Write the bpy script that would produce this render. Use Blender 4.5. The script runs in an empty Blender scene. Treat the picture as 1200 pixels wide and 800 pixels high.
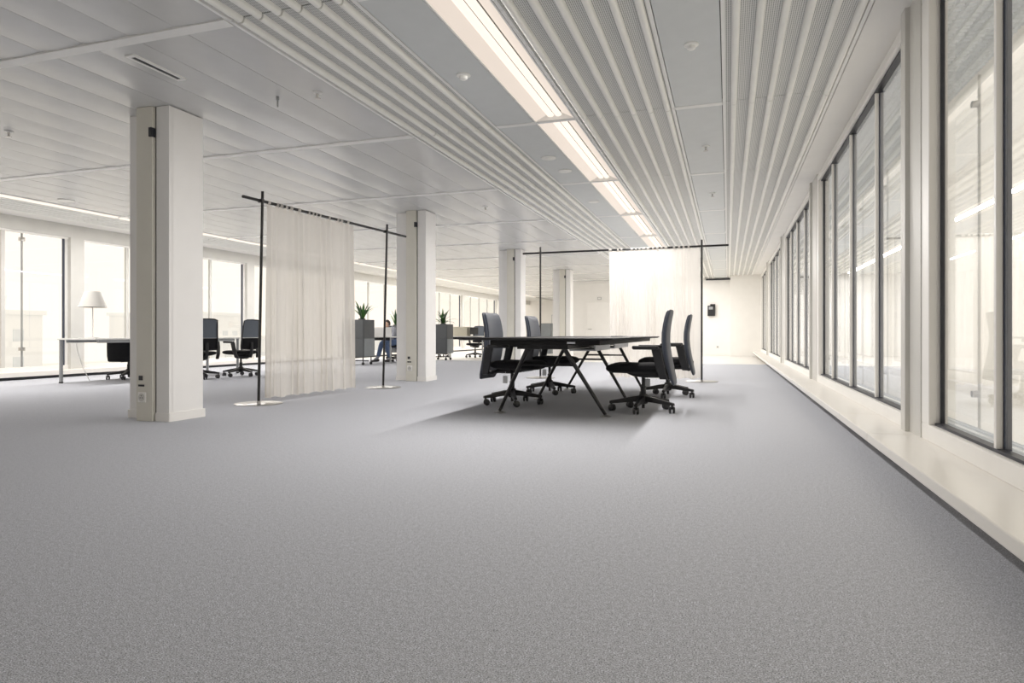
import bpy, math, random
from math import sin, cos, pi, radians as R
random.seed(7)
S = bpy.context.scene
COL = S.collection

# ------------------------------------------------------------------ camera, world, exposure
F_PX, HORIZON, CAM_Z = 764.0, 391.0, 0.77
cam_d = bpy.data.cameras.new('camera'); cam = bpy.data.objects.new('camera', cam_d); COL.objects.link(cam)
cam.location = (0, 0, CAM_Z)
cam.rotation_euler = (pi/2, 0, math.atan(253/F_PX))
cam_d.sensor_width = 36; cam_d.lens = 36*F_PX/1200
cam_d.shift_y = -(400-HORIZON)/1200
cam_d.clip_start = 0.05; cam_d.clip_end = 500
S.camera = cam
wd = bpy.data.worlds.new('overcast_sky'); S.world = wd; wd.use_nodes = True
SKY = (1.0, 0.91, 0.79); SKY_STRENGTH = 1.2
wd.node_tree.nodes['Background'].inputs[0].default_value = (*SKY, 1)
wd.node_tree.nodes['Background'].inputs[1].default_value = SKY_STRENGTH
TUBE_STRENGTH = 1.02
S.view_settings.view_transform = 'Standard'; S.view_settings.look = 'None'
S.view_settings.gamma = 1; S.view_settings.use_curve_mapping = False
S.view_settings.exposure = 0.1
S.cycles.max_bounces = 12; S.cycles.diffuse_bounces = 8; S.cycles.glossy_bounces = 5
S.cycles.transparent_max_bounces = 24; S.cycles.transmission_bounces = 8
S.cycles.caustics_reflective = False; S.cycles.caustics_refractive = False
S.cycles.sample_clamp_indirect = 6

# ------------------------------------------------------------------ materials
def mat(name, color, rough=.5, metal=0, spec=.5, noise=None, bump=None, coat=0, sheen=0):
    m = bpy.data.materials.new(name); m.use_nodes = True
    nt = m.node_tree; b = nt.nodes['Principled BSDF']
    b.inputs['Base Color'].default_value = (*color, 1)
    b.inputs['Roughness'].default_value = rough; b.inputs['Metallic'].default_value = metal
    b.inputs['Specular IOR Level'].default_value = spec
    b.inputs['Coat Weight'].default_value = coat
    b.inputs['Sheen Weight'].default_value = sheen
    tc = None
    if noise or bump:
        tc = nt.nodes.new('ShaderNodeTexCoord')
    if noise:
        sc, amt = noise
        n = nt.nodes.new('ShaderNodeTexNoise'); n.inputs['Scale'].default_value = sc; n.inputs['Detail'].default_value = 3
        nt.links.new(tc.outputs['Object'], n.inputs['Vector'])
        r = nt.nodes.new('ShaderNodeValToRGB')
        r.color_ramp.elements[0].position = .3; r.color_ramp.elements[1].position = .7
        r.color_ramp.elements[0].color = (*[c*(1-amt) for c in color], 1)
        r.color_ramp.elements[1].color = (*[min(1, c*(1+amt)) for c in color], 1)
        nt.links.new(n.outputs['Fac'], r.inputs[0]); nt.links.new(r.outputs[0], b.inputs['Base Color'])
    if bump:
        sc, st = bump
        n = nt.nodes.new('ShaderNodeTexNoise'); n.inputs['Scale'].default_value = sc
        nt.links.new(tc.outputs['Object'], n.inputs['Vector'])
        bp = nt.nodes.new('ShaderNodeBump'); bp.inputs['Strength'].default_value = st; bp.inputs['Distance'].default_value = .01
        nt.links.new(n.outputs['Fac'], bp.inputs['Height']); nt.links.new(bp.outputs[0], b.inputs['Normal'])
    return m

def carpet_mat():
    m = mat('carpet_grey', (.36, .355, .37), .95, spec=.15)
    nt = m.node_tree; b = nt.nodes['Principled BSDF']; L = nt.links
    tc = nt.nodes.new('ShaderNodeTexCoord')
    mp = nt.nodes.new('ShaderNodeMapping'); mp.inputs['Scale'].default_value = (.8, 1, 1); L.new(tc.outputs['Object'], mp.inputs[0])
    n1 = nt.nodes.new('ShaderNodeTexNoise'); n1.inputs['Scale'].default_value = 300; n1.inputs['Detail'].default_value = 4; n1.inputs['Roughness'].default_value = .75
    L.new(mp.outputs[0], n1.inputs['Vector'])
    n2 = nt.nodes.new('ShaderNodeTexNoise'); n2.inputs['Scale'].default_value = 55; n2.inputs['Detail'].default_value = 5; n2.inputs['Roughness'].default_value = .7
    L.new(tc.outputs['Object'], n2.inputs['Vector'])
    r = nt.nodes.new('ShaderNodeValToRGB'); e = r.color_ramp.elements
    e[0].position = .38; e[0].color = (.20, .205, .228, 1); e[1].position = .62; e[1].color = (.88, .90, .97, 1)
    L.new(n1.outputs['Fac'], r.inputs[0])
    mx = nt.nodes.new('ShaderNodeMix'); mx.data_type = 'RGBA'; mx.blend_type = 'MULTIPLY'; mx.inputs[0].default_value = 1.0
    L.new(r.outputs[0], mx.inputs[6]); r2 = nt.nodes.new('ShaderNodeValToRGB'); q = r2.color_ramp.elements; q[0].position = .36; q[0].color = (.76, .76, .76, 1); q[1].position = .64; q[1].color = (1, 1, 1, 1); L.new(n2.outputs['Fac'], r2.inputs[0]); L.new(r2.outputs[0], mx.inputs[7]); L.new(mx.outputs[2], b.inputs['Base Color'])
    bp = nt.nodes.new('ShaderNodeBump'); bp.inputs['Strength'].default_value = .12; bp.inputs['Distance'].default_value = .001
    L.new(n1.outputs['Fac'], bp.inputs['Height']); L.new(bp.outputs[0], b.inputs['Normal'])
    return m

def perforated_mat():
    # painted metal sheet with rows of punched holes
    m = mat('perforated_metal', (.58, .585, .57), .45)
    nt = m.node_tree; b = nt.nodes['Principled BSDF']; L = nt.links
    g = nt.nodes.new('ShaderNodeNewGeometry'); sp = nt.nodes.new('ShaderNodeSeparateXYZ'); L.new(g.outputs['Position'], sp.inputs[0])
    def wave(sock, period):
        a = nt.nodes.new('ShaderNodeMath'); a.operation = 'MULTIPLY'; a.inputs[1].default_value = 2*pi/period; L.new(sock, a.inputs[0])
        c = nt.nodes.new('ShaderNodeMath'); c.operation = 'SINE'; L.new(a.outputs[0], c.inputs[0]); return c.outputs[0]
    wx, wy = wave(sp.outputs['X'], .0125), wave(sp.outputs['Y'], .03)
    ad = nt.nodes.new('ShaderNodeMath'); ad.operation = 'ADD'; L.new(wx, ad.inputs[0])
    ml = nt.nodes.new('ShaderNodeMath'); ml.operation = 'MULTIPLY'; ml.inputs[1].default_value = .35; L.new(wy, ml.inputs[0]); L.new(ml.outputs[0], ad.inputs[1])
    r = nt.nodes.new('ShaderNodeValToRGB'); e = r.color_ramp.elements
    e[0].position = .35; e[0].color = (.72, .725, .71, 1); e[1].position = .6; e[1].color = (.32, .325, .32, 1)
    L.new(ad.outputs[0], r.inputs[0]); L.new(r.outputs[0], b.inputs['Base Color'])
    return m

def glass_mat(name, tint, ior=1.45, extra=0.0):
    # thin architectural pane: clear with a Fresnel mirror coat
    m = bpy.data.materials.new(name); m.use_nodes = True; nt = m.node_tree; L = nt.links
    nt.nodes.remove(nt.nodes['Principled BSDF']); out = nt.nodes['Material Output']
    t = nt.nodes.new('ShaderNodeBsdfTransparent'); t.inputs[0].default_value = (*tint, 1)
    g = nt.nodes.new('ShaderNodeBsdfGlossy'); g.inputs['Roughness'].default_value = 0.0; g.inputs[0].default_value = (.95, .97, 1, 1)
    lw = nt.nodes.new('ShaderNodeLayerWeight'); lw.inputs['Blend'].default_value = .5
    pw = nt.nodes.new('ShaderNodeMath'); pw.operation = 'POWER'; pw.inputs[1].default_value = 5; L.new(lw.outputs['Facing'], pw.inputs[0])
    f0 = ((ior-1)/(ior+1))**2
    f = nt.nodes.new('ShaderNodeMath'); f.operation = 'MULTIPLY_ADD'; f.inputs[1].default_value = 1-f0; f.inputs[2].default_value = f0; L.new(pw.outputs[0], f.inputs[0])
    mx = nt.nodes.new('ShaderNodeMixShader')
    L.new(f.outputs[0], mx.inputs[0]); L.new(t.outputs[0], mx.inputs[1]); L.new(g.outputs[0], mx.inputs[2]); L.new(mx.outputs[0], out.inputs[0])
    return m

def sheer_mat():
    m = bpy.data.materials.new('sheer_fabric'); m.use_nodes = True; nt = m.node_tree; L = nt.links
    nt.nodes.remove(nt.nodes['Principled BSDF']); out = nt.nodes['Material Output']
    t = nt.nodes.new('ShaderNodeBsdfTransparent'); t.inputs[0].default_value = (1, 1, 1, 1)
    d = nt.nodes.new('ShaderNodeBsdfDiffuse'); d.inputs[0].default_value = (.84, .81, .77, 1)
    tl = nt.nodes.new('ShaderNodeBsdfTranslucent'); tl.inputs[0].default_value = (.84, .81, .77, 1)
    m1 = nt.nodes.new('ShaderNodeMixShader'); m1.inputs[0].default_value = .5
    L.new(d.outputs[0], m1.inputs[1]); L.new(tl.outputs[0], m1.inputs[2])
    lw = nt.nodes.new('ShaderNodeLayerWeight'); lw.inputs[0].default_value = .35
    mr = nt.nodes.new('ShaderNodeMapRange'); mr.inputs['To Min'].default_value = .84; mr.inputs['To Max'].default_value = 1.0
    L.new(lw.outputs['Facing'], mr.inputs[0])
    m2 = nt.nodes.new('ShaderNodeMixShader'); L.new(mr.outputs[0], m2.inputs[0])
    L.new(t.outputs[0], m2.inputs[1]); L.new(m1.outputs[0], m2.inputs[2]); L.new(m2.outputs[0], out.inputs[0])
    return m

def emit_mat(name, color, s):
    m = bpy.data.materials.new(name); m.use_nodes = True
    b = m.node_tree.nodes['Principled BSDF']; b.inputs['Base Color'].default_value = (.1, .1, .1, 1)
    b.inputs['Emission Color'].default_value = (*color, 1); b.inputs['Emission Strength'].default_value = s
    return m

M = dict(
    carpet=carpet_mat(), perf=perforated_mat(), sheer=sheer_mat(),
    pale_floor=mat('pale_vinyl', (.74, .72, .69), .35, noise=(3, .03)),
    plank=mat('ceiling_plank_paint', (.64, .645, .645), .25, spec=.6, noise=(6, .02)),
    flat=mat('ceiling_flat_paint', (.66, .685, .69), .45, noise=(6, .02)),
    batten=mat('ceiling_batten_paint', (.88, .88, .87), .4, noise=(8, .02)),
    rib=mat('rib_paint', (.90, .90, .87), .4, noise=(8, .02)),
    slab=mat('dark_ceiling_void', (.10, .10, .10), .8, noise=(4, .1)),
    white=mat('white_paint', (.89, .875, .85), .5, noise=(4, .015)),
    soffit=mat('soffit_paint', (.88, .87, .85), .45, noise=(4, .015)),
    cream=mat('cream_duct_paint', (.72, .70, .63), .5, noise=(5, .02)),
    col=mat('column_paint', (.87, .86, .85), .5, noise=(4, .015)),
    alu=mat('white_aluminium', (.88, .865, .84), .35, noise=(5, .015)),
    postgrey=mat('grey_beige_post', (.62, .61, .58), .4, noise=(5, .02)),
    navy=mat('navy_gasket', (.05, .06, .09), .4, noise=(20, .1)), gasket=mat('dark_gasket', (.02, .022, .03), .45, noise=(20, .1)),
    sill=mat('sill_paint', (.86, .83, .78), .28, noise=(3, .015)),
    glass=glass_mat('window_glass', (.99, .99, .985)), outer_glass=glass_mat('outer_glass', (.985, .99, .985), 1.05),
    grating=mat('galvanised_grating', (.62, .66, .70), .5, 0, noise=(30, .1)),
    black=mat('black_plastic', (.012, .012, .014), .42, noise=(40, .1)),
    blackmetal=mat('black_steel', (.012, .0115, .012), .38, noise=(40, .1)),
    seatfab=mat('black_seat_fabric', (.012, .012, .014), .9, spec=.2, noise=(220, .3), sheen=.05),
    backfab=mat('slate_back_fabric', (.033, .041, .062), .55, spec=.5, noise=(260, .18), sheen=.15),
    meshback=mat('grey_mesh_back', (.13, .15, .18), .7, noise=(250, .25)),
    wheel=mat('caster_grey', (.03, .03, .033), .35, noise=(40, .1)),
    chrome=mat('brushed_steel', (.50, .49, .48), .3, 1, noise=(40, .04)),
    deskgrey=mat('grey_tube', (.36, .37, .38), .4, .3, noise=(20, .05)),
    desktop=mat('pale_desktop', (.75, .75, .72), .4, noise=(6, .02)),
    tabletop=mat('black_table_laminate', (.014, .013, .013), .55, spec=.25, noise=(30, .1)),
    tray=mat('cable_tray_grey', (.60, .62, .66), .4, .4, noise=(20, .05)),
    paper=mat('white_paper_tag', (.8, .82, .85), .6, noise=(10, .02)),
    lampshade=mat('lampshade_fabric', (.70, .68, .64), .8, noise=(120, .03)),
    planter=mat('charcoal_cabinet', (.085, .09, .095), .5, noise=(6, .05)),
    planter_light=mat('mid_grey_cabinet', (.24, .26, .27), .5, noise=(6, .05)),
    leaf=mat('leaf_green', (.06, .16, .035), .45, noise=(9, .35)),
    leaf_dark=mat('leaf_dark_green', (.03, .075, .03), .45, noise=(9, .35)),
    soil=mat('soil', (.03, .02, .015), .95, noise=(60, .3)),
    jeans=mat('blue_denim', (.10, .15, .27), .85, noise=(90, .15)),
    shirt=mat('grey_top', (.25, .26, .3), .85, noise=(60, .1)),
    skin=mat('skin', (.55, .36, .27), .55, noise=(20, .05)),
    hair=mat('dark_hair', (.03, .02, .015), .6, noise=(60, .3)),
    shoe=mat('dark_shoe', (.03, .025, .025), .5, noise=(40, .1)),
    beige=mat('beige_box', (.62, .58, .47), .6, noise=(10, .03)),
    tube=emit_mat('lit_tube', (1.0, .88, .76), TUBE_STRENGTH),
    reflector=emit_mat('luminaire_diffuser', (1.0, .86, .74), .72),
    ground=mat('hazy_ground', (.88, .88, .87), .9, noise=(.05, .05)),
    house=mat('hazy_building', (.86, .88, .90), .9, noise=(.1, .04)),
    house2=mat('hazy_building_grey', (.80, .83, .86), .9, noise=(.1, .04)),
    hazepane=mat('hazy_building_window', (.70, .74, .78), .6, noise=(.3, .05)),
    picture=mat('grey_print', (.33, .33, .31), .6, noise=(5, .3)),
)

# ------------------------------------------------------------------ mesh helpers
class MB:
    def __init__(s): s.v = []; s.f = []
    def add(s, vs, fs):
        o = len(s.v); s.v += [tuple(p) for p in vs]; s.f += [tuple(i+o for i in f) for f in fs]; return s
    def box(s, x0, x1, y0, y1, z0, z1):
        return s.add([(x0,y0,z0),(x1,y0,z0),(x1,y1,z0),(x0,y1,z0),(x0,y0,z1),(x1,y0,z1),(x1,y1,z1),(x0,y1,z1)],
                     [(3,2,1,0),(4,5,6,7),(0,1,5,4),(1,2,6,5),(2,3,7,6),(3,0,4,7)])
    def cbox(s, cx, cy, cz, sx, sy, sz): return s.box(cx-sx/2, cx+sx/2, cy-sy/2, cy+sy/2, cz-sz/2, cz+sz/2)
    def loft(s, rings, cap=True):
        n = len(rings[0]); o = len(s.v)
        for r in rings: s.v += [tuple(p) for p in r]
        for k in range(len(rings)-1):
            for i in range(n):
                j = (i+1) % n
                s.f.append((o+k*n+i, o+k*n+j, o+(k+1)*n+j, o+(k+1)*n+i))
        if cap:
            s.f.append(tuple(o+i for i in reversed(range(n))))
            s.f.append(tuple(o+(len(rings)-1)*n+i for i in range(n)))
        return s
    def tube(s, pts, r, n=10, sx=1.0):
        from mathutils import Vector as V
        pts = [V(p) for p in pts]; rr = r if isinstance(r, (list, tuple)) else [r]*len(pts); rings = []
        for k, p in enumerate(pts):
            t = (pts[min(k+1, len(pts)-1)] - pts[max(k-1, 0)]).normalized()
            up = V((0, 0, 1)) if abs(t.z) < .9 else V((1, 0, 0))
            a = t.cross(up).normalized(); b = a.cross(t).normalized()
            rings.append([p + a*cos(2*pi*i/n)*rr[k]*sx + b*sin(2*pi*i/n)*rr[k] for i in range(n)])
        return s.loft(rings)
    def lathe(s, prof, n=20, c=(0, 0, 0), axis='z'):
        rings = []
        for r, h in prof:
            ring = []
            for i in range(n):
                a, b = r*cos(2*pi*i/n), r*sin(2*pi*i/n)
                if axis == 'z': ring.append((c[0]+a, c[1]+b, c[2]+h))
                elif axis == 'y': ring.append((c[0]+b, c[1]+h, c[2]+a))
                else: ring.append((c[0]+h, c[1]+a, c[2]+b))
            rings.append(ring)
        return s.loft(rings)
    def mesh(s, name, m, smooth=False):
        me = bpy.data.meshes.new(name); me.from_pydata(s.v, [], s.f)
        me.materials.append(m); me.validate()
        import bmesh
        bm = bmesh.new(); bm.from_mesh(me); bmesh.ops.recalc_face_normals(bm, faces=bm.faces); bm.to_mesh(me); bm.free()
        if smooth:
            for p in me.polygons: p.use_smooth = True
            me.set_sharp_from_angle(angle=R(42))
        return me
    def build(s, name, m, parent=None, smooth=False, bevel=0, loc=None):
        o = bpy.data.objects.new(name, s.mesh(name, m, smooth)); COL.objects.link(o)
        if parent: o.parent = parent
        if loc: o.location = loc
        if bevel:
            b = o.modifiers.new('bevel', 'BEVEL'); b.width = bevel; b.segments = 2; b.limit_method = 'ANGLE'
        return o

def inst(name, me, parent=None, loc=(0,0,0), rot=(0,0,0)):
    o = bpy.data.objects.new(name, me); COL.objects.link(o); o.parent = parent; o.location = loc; o.rotation_euler = rot; return o
def empty(name, loc=(0,0,0), rz=0):
    o = bpy.data.objects.new(name, None); COL.objects.link(o); o.location = loc; o.rotation_euler = (0,0,rz); o.empty_display_size = .1; return o
def tag(o, label, cat, group=None, kind=None):
    o['label'] = label; o['category'] = cat
    if group: o['group'] = group
    if kind: o['kind'] = kind
    return o
def struct(o, label=None):
    o['kind'] = 'structure'
    if label: o['label'] = label
    return o
def copy_tree(o, parent=None):
    c = o.copy(); COL.objects.link(c); c.parent = parent
    for ch in list(o.children): copy_tree(ch, c)
    return c
def ring_se(a, b, p, n, f):
    """superellipse ring mapped through f(u,v)->point"""
    out = []
    for i in range(n):
        t = 2*pi*i/n; cu, sv = cos(t), sin(t)
        out.append(f(a*math.copysign(abs(cu)**(2/p), cu), b*math.copysign(abs(sv)**(2/p), sv)))
    return out

# ------------------------------------------------------------------ room dimensions
CE = 2.77
XR, XL = 1.06, -11.45            # inner faces of the two glazed walls
YB = -7.0                        # wall behind the photographer
YF, YD = 24.5, 38.0              # far wall, deep end on the left
BAY, BAY0 = 2.55, 3.40           # ceiling grid
CARPET_END = 17.5
XCORE = -6.1                     # left end of the far wall

fl = MB().box(XL-.3, XR+.12, YB, CARPET_END, -.12, 0).build('floor', M['carpet']); struct(fl, 'grey heathered office carpet')
f2 = MB().box(XL-.3, XR+.12, CARPET_END, YD, -.12, -.002).build('floor', M['pale_floor']); struct(f2, 'pale smooth floor beyond the carpet')

# ---- walls
w = MB().box(XCORE, XR+.1, YF, YF+.15, 0, CE+.1).build('wall_far', M['white']); struct(w, 'white far wall')
w = MB().box(.08, XR+.1, YF-1.0, YF-.001, 0, CE+.1).build('wall_far_return', M['white']); struct(w, 'white wall box in the far right corner')
w = MB().box(XL-.3, XCORE, YD, YD+.15, 0, CE+.1).build('wall_deep_end', M['white']); struct(w, 'white end wall deep on the left')
w = MB().box(XCORE, XCORE+.12, YF+.15, YD, 0, CE+.1).build('wall_core', M['white']); struct(w, 'white side wall of the core')
w = MB().box(XL-.3, XR+.12, YB-.15, YB, 0, CE+.1).build('wall_back', M['white']); struct(w, 'white wall behind the viewpoint')
b = MB().box(XCORE, .08, YF-.015, YF-.001, 0, .09).build('baseboard_far', M['alu']); struct(b)
t = MB().box(-.75, .08, YF-.06, YF-.003, CE-.075, CE-.03).build('trim_1', M['gasket']); struct(t, 'dark track under the ceiling on the far wall')
# door in the far wall
dr = empty('door_1', (0, 0, 0)); struct(dr, 'white flush door in the far wall')
MB().box(-5.12, -4.02, YF-.035, YF-.002, .01, 1.93).build('door_leaf', M['white'], dr, bevel=.004)
MB().box(-5.19, -5.12, YF-.05, YF-.002, 0, 2.0).build('door_jamb', M['alu'], dr)
MB().box(-4.02, -3.95, YF-.05, YF-.002, 0, 2.0).build('door_jamb', M['alu'], dr)
MB().box(-5.12, -4.02, YF-.05, YF-.002, 1.93, 2.0).build('door_head', M['alu'], dr)
MB().tube([(-5.03, YF-.035, .95), (-5.03, YF-.09, .95), (-4.90, YF-.09, .95)], .012, 8).build('door_handle', M['chrome'], dr, True)

# ------------------------------------------------------------------ ceiling
ceil = MB().box(XL-.3, XR+.1, YB, YD, CE+.09, CE+.25).build('ceiling', M['slab']); struct(ceil, 'metal plank ceiling with ribbed panels')
bays = list(range(-4, 14))
def by(k): return BAY0 + BAY*k
GAP = .012
# bowed planks, 0.4 m wide
def plank_mesh(wd, ln, sag=.007):
    m = MB(); n = 6; v = []; 
    for j in (0, 1):
        y = -ln/2 + j*ln
        for i in range(n+1):
            u = -1+2*i/n; v.append((u*(wd/2-.002), y, -sag*(1-u*u)))
        v.append((wd/2-.002, y, .03)); v.append((-wd/2+.002, y, .03))
    q = n+3; f = []
    for i in range(q):
        j = (i+1) % q; f.append((i, j, q+j, q+i))
    m.add(v, f); return m.mesh('ceiling_plank', M['plank'], True)
pm = plank_mesh(.40, BAY-.075)
XP0, NP = -3.04, 17
rest = MB()
for k in bays:
    yc = by(k)+BAY/2
    for i in range(NP):
        xc = XP0-.2-.4*i
        if -1 <= k <= 12:
            o = inst('ceiling_plank', pm, ceil, (xc, yc, CE+.007), (0, R(random.uniform(-.16, .16)), 0))
        else:
            rest.box(xc-.198, xc+.198, yc-BAY/2+.04, yc+BAY/2-.04, CE, CE+.03)
o = rest.build('ceiling_plank_field', M['plank'], ceil); o['kind'] = 'stuff'
# flat panels (one per bay) between the ribbed fields
for (x0, x1, nm) in ((-2.12, -1.735, 'flat_panel'), (-.445, -.045, 'flat_panel')):
    fm = MB().box(-(x1-x0)/2+.004, (x1-x0)/2-.004, -BAY/2+.03, BAY/2-.03, 0, .03).mesh(nm, M['flat'])
    for k in bays:
        if by(k) < YF: inst(nm, fm, ceil, ((x0+x1)/2, by(k)+BAY/2, CE))
# cross battens on the grid lines
for k in bays + [14]:
    y = by(k)
    MB().box(-9.84, -3.04, y-.045, y+.045, CE-.008, CE+.028).build('batten', M['batten'], ceil)
    if y < YF:
        for x0, x1 in ((-2.12, -1.735), (-.445, -.045)):
            MB().box(x0, x1, y-.034, y+.034, CE-.004, CE+.03).build('batten', M['batten'], ceil)
        MB().box(-1.735, -1.34, y-.02, y+.02, CE-.004, CE+.06).build('batten', M['batten'], ceil)
# ribbed, perforated fields
def rib_profile(ln):
    n = 8; pts = [(.024*cos(pi+pi*i/n), -.026*abs(sin(pi*i/n))**.8) for i in range(n+1)]
    m = MB(); v = []; f = []
    ring = pts + [(.024, .016), (-.024, .016)]
    for y in (-ln/2, ln/2): v += [(x, y, z) for x, z in ring]
    q = len(ring)
    for i in range(q):
        j = (i+1) % q; f.append((i, j, q+j, q+i))
    f += [tuple(range(q)), tuple(range(q, 2*q))]
    return m.add(v, f).mesh('rib', M['rib'], True)
ribm = rib_profile(BAY-.014)
def ribbed(x0, x1, xs, kmax, edge=True):
    wd = x1-x0; xc = (x0+x1)/2
    pmesh = MB().box(-wd/2+.006, wd/2-.006, -BAY/2+.005, BAY/2-.005, .016, .04).mesh('rib_panel', M['perf'])
    em = MB().box(-.012, .012, -BAY/2+.004, BAY/2-.004, -.004, .04).mesh('edge_strip', M['batten'])
    for k in bays:
        if k > kmax: continue
        p = inst('rib_panel', pmesh, ceil, (xc, by(k)+BAY/2, CE))
        for x in xs: inst('rib', ribm, p, (x-xc, 0, .004))
        inst('edge_strip', em, p, (-wd/2+.014, 0, 0)); inst('edge_strip', em, p, (wd/2-.014, 0, 0))
ribbed(-3.035, -2.12, [-2.947+.1456*i for i in range(6)], 8)
ribbed(-1.34, -.445, [-1.267+.1514*i for i in range(6)], 8)
ribbed(-.045, .835, [.049+.1456*i for i in range(6)], 8)
ribbed(-11.02, -10.02, [-10.90+.16*i for i in range(6)], 13)
# plain soffits along the glazing
o = MB().box(.84, XR+.1, YB, YF, CE-.002, CE+.05).build('trim_2', M['soffit']); struct(o, 'white plain soffit along the right glazing')
o = MB().box(XL-.3, -11.02, YB, YD, CE-.004, CE+.05).build('trim_3', M['soffit']); struct(o, 'white plain soffit along the left glazing')
o = MB().box(XCORE, -3.04, YF-.02, YF, CE-.12, CE).build('trim_4', M['soffit']); struct(o)

# ------------------------------------------------------------------ recessed strip lights
ORD = ['nearest', 'second nearest', 'third nearest', 'fourth nearest', 'fifth nearest', 'sixth nearest', 'seventh nearest', 'eighth nearest', 'ninth nearest',
       'tenth nearest', 'eleventh nearest', 'twelfth nearest', 'thirteenth nearest', 'fourteenth nearest']
def luminaire_meshes(wd, core, rad, tz=.045):
    ln = BAY-.05; h = .075
    fr = MB().box(-wd/2, -wd/2+.012, -ln/2, ln/2, -.004, h).box(wd/2-.012, wd/2, -ln/2, ln/2, -.004, h).box(-wd/2, wd/2, -ln/2, -ln/2+.01, 0, h).box(-wd/2, wd/2, ln/2-.01, ln/2, 0, h).mesh('housing', M['batten'])
    rf = MB()
    for s in (-1, 1):
        a, b = s*(wd/2-.012), s*core
        rf.add([(a, -ln/2+.01, .004), (a, ln/2-.01, .004), (b, ln/2-.01, .06), (b, -ln/2+.01, .06), (a, -ln/2+.01, .07), (a, ln/2-.01, .07), (b, ln/2-.01, .072), (b, -ln/2+.01, .072)],
               [(0,1,2,3), (4,5,6,7), (0,1,5,4), (1,2,6,5), (2,3,7,6), (3,0,4,7)])
    rfm = rf.mesh('reflector', M['reflector'])
    tb = MB()
    for c in ((-core*.52, core*.52) if core > .05 else (0,)):
        rr = core*.46 if core > .05 else core*.9
        n = 10; tb.loft([[(c+rr*cos(2*pi*i/n), y, tz+rr*.55*sin(2*pi*i/n)) for i in range(n)] for y in (-ln/2+.02, ln/2-.02)])
    tbm = tb.mesh('tube', M['tube'], True)
    return fr, rfm, tbm
LR = luminaire_meshes(.39, .072, .05); LL = luminaire_meshes(.17, .05, .03, -.004)
def luminaires(meshes, x, ks, side, grp, wd, watt):
    n = 0
    for k in ks:
        root = empty('ceiling_light', (x, by(k)+BAY/2, CE))
        if k >= 0:
            lab = f'recessed warm strip light {side}, {ORD[n]} to the camera'; n += 1
        else:
            lab = f'recessed warm strip light {side}, behind the camera'
        tag(root, lab, 'ceiling light', grp)
        inst('housing', meshes[0], root); inst('reflector', meshes[1], root); inst('tube', meshes[2], root)
        ld = bpy.data.lights.new('lamp_light', 'AREA'); ld.shape = 'RECTANGLE'; ld.size = wd; ld.size_y = BAY-.1; ld.energy = watt; ld.color = (1.0, .965, .925)
        lo = bpy.data.objects.new('lamp_light', ld); COL.objects.link(lo); lo.parent = root; lo.location = (0, 0, -.006 if wd > .12 else -.035)
luminaires(LR, -1.5375, range(0, 8), 'between the flat and ribbed panels', 'strip lights in the wide row', .13, 56)
luminaires(LL, -9.93, range(0, 12), 'along the left windows', 'strip lights along the left windows', .11, 52)

# ------------------------------------------------------------------ right glazing
SILL_Z, SILL_B, SILL_X = .1725, .119, .797
sill = empty('trim_5', (0, 0, 0)); struct(sill, 'white window sill ledge along the right glazing')
js = [YB+.01, -3.9, -2.9, .25, 1.28, 4.41, 5.44, 8.6, 9.6, 12.75, 13.8, 16.9, 18.0, 21.1, YF-1.0]
for a, b2 in zip(js[:-1], js[1:]):
    MB().box(SILL_X, XR+.02, a+.003, b2-.003, SILL_B, SILL_Z).build('sill_panel', M['sill'], sill, bevel=.006)
o = MB().box(XR+.085, XR+.115, YB, YF-1, -.05, SILL_B).build('trim_6', M['slab']); struct(o, 'dark board under the right sill, coloured as the shade there')  # backing board; the shade below the sill is put into its dark colour
posts_r = [-5.6, -.5, 4.48, 9.25, 14.3, 19.4]
PW = [.17, .17, .17, .28, .28, .28]
for p, hw in zip(posts_r, PW):
    o = MB().box(XR-.005, XR+.13, p-hw, p+hw, SILL_Z, CE).box(XR-.03, XR+.13, p+hw-.10, p+hw, SILL_Z, CE).build('trim_7', M['postgrey']); struct(o, 'grey post between two right windows')
wn = 0
def right_window(y0, y1):
    global wn; wn += 1
    wroot = empty(f'window_{wn}', (0, 0, 0)); struct(wroot, 'tall glazed bay of the right wall')
    zt, zb, jw = CE-.03, .262, .14
    MB().box(XR, XR+.09, y0, y1, SILL_Z, zb).build('bottom_rail', M['alu'], wroot, bevel=.004)
    MB().box(XR, XR+.09, y0, y1, zt-.075, zt).build('top_rail', M['alu'], wroot, bevel=.004)
    MB().box(XR, XR+.09, y0, y0+jw, zb, zt-.075).build('jamb', M['alu'], wroot, bevel=.004)
    MB().box(XR, XR+.09, y1-jw, y1, zb, zt-.075).build('jamb', M['alu'], wroot, bevel=.004)
    a, c, zc = y0+jw, y1-jw, zt-.075
    g = MB().box(XR+.03, XR+.075, a, c, zb, zb+.014).box(XR+.03, XR+.075, a, c, zc-.014, zc).box(XR+.055, XR+.074, c-.016, c, zb, zc).box(XR+.055, XR+.074, a, a+.016, zb, zc)
    g.build('gasket', M['gasket'], wroot)
    ys = [c]
    y = c-.84
    while y > a+.3: ys.append(y); y -= 1.12
    ys.append(a)
    for y in ys[1:-1]:
        mu = MB().box(XR+.035, XR+.062, y-.014, y+.014, zb, zc).build('mullion', M['alu'], wroot, bevel=.003)
        MB().box(XR+.0625, XR+.090, y-.023, y+.023, zb, zc).build('mullion_gasket', M['navy'], mu)
    for b2, a2 in zip(ys[:-1], ys[1:]):
        MB().box(XR+.064, XR+.068, a2+.03, b2-.03, zb+.012, zc-.01).build('pane', M['glass'], wroot)
for i in range(len(posts_r)-1): right_window(posts_r[i]+PW[i], posts_r[i+1]-PW[i+1])
right_window(posts_r[-1]+PW[-1], YF-1.0)
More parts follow.
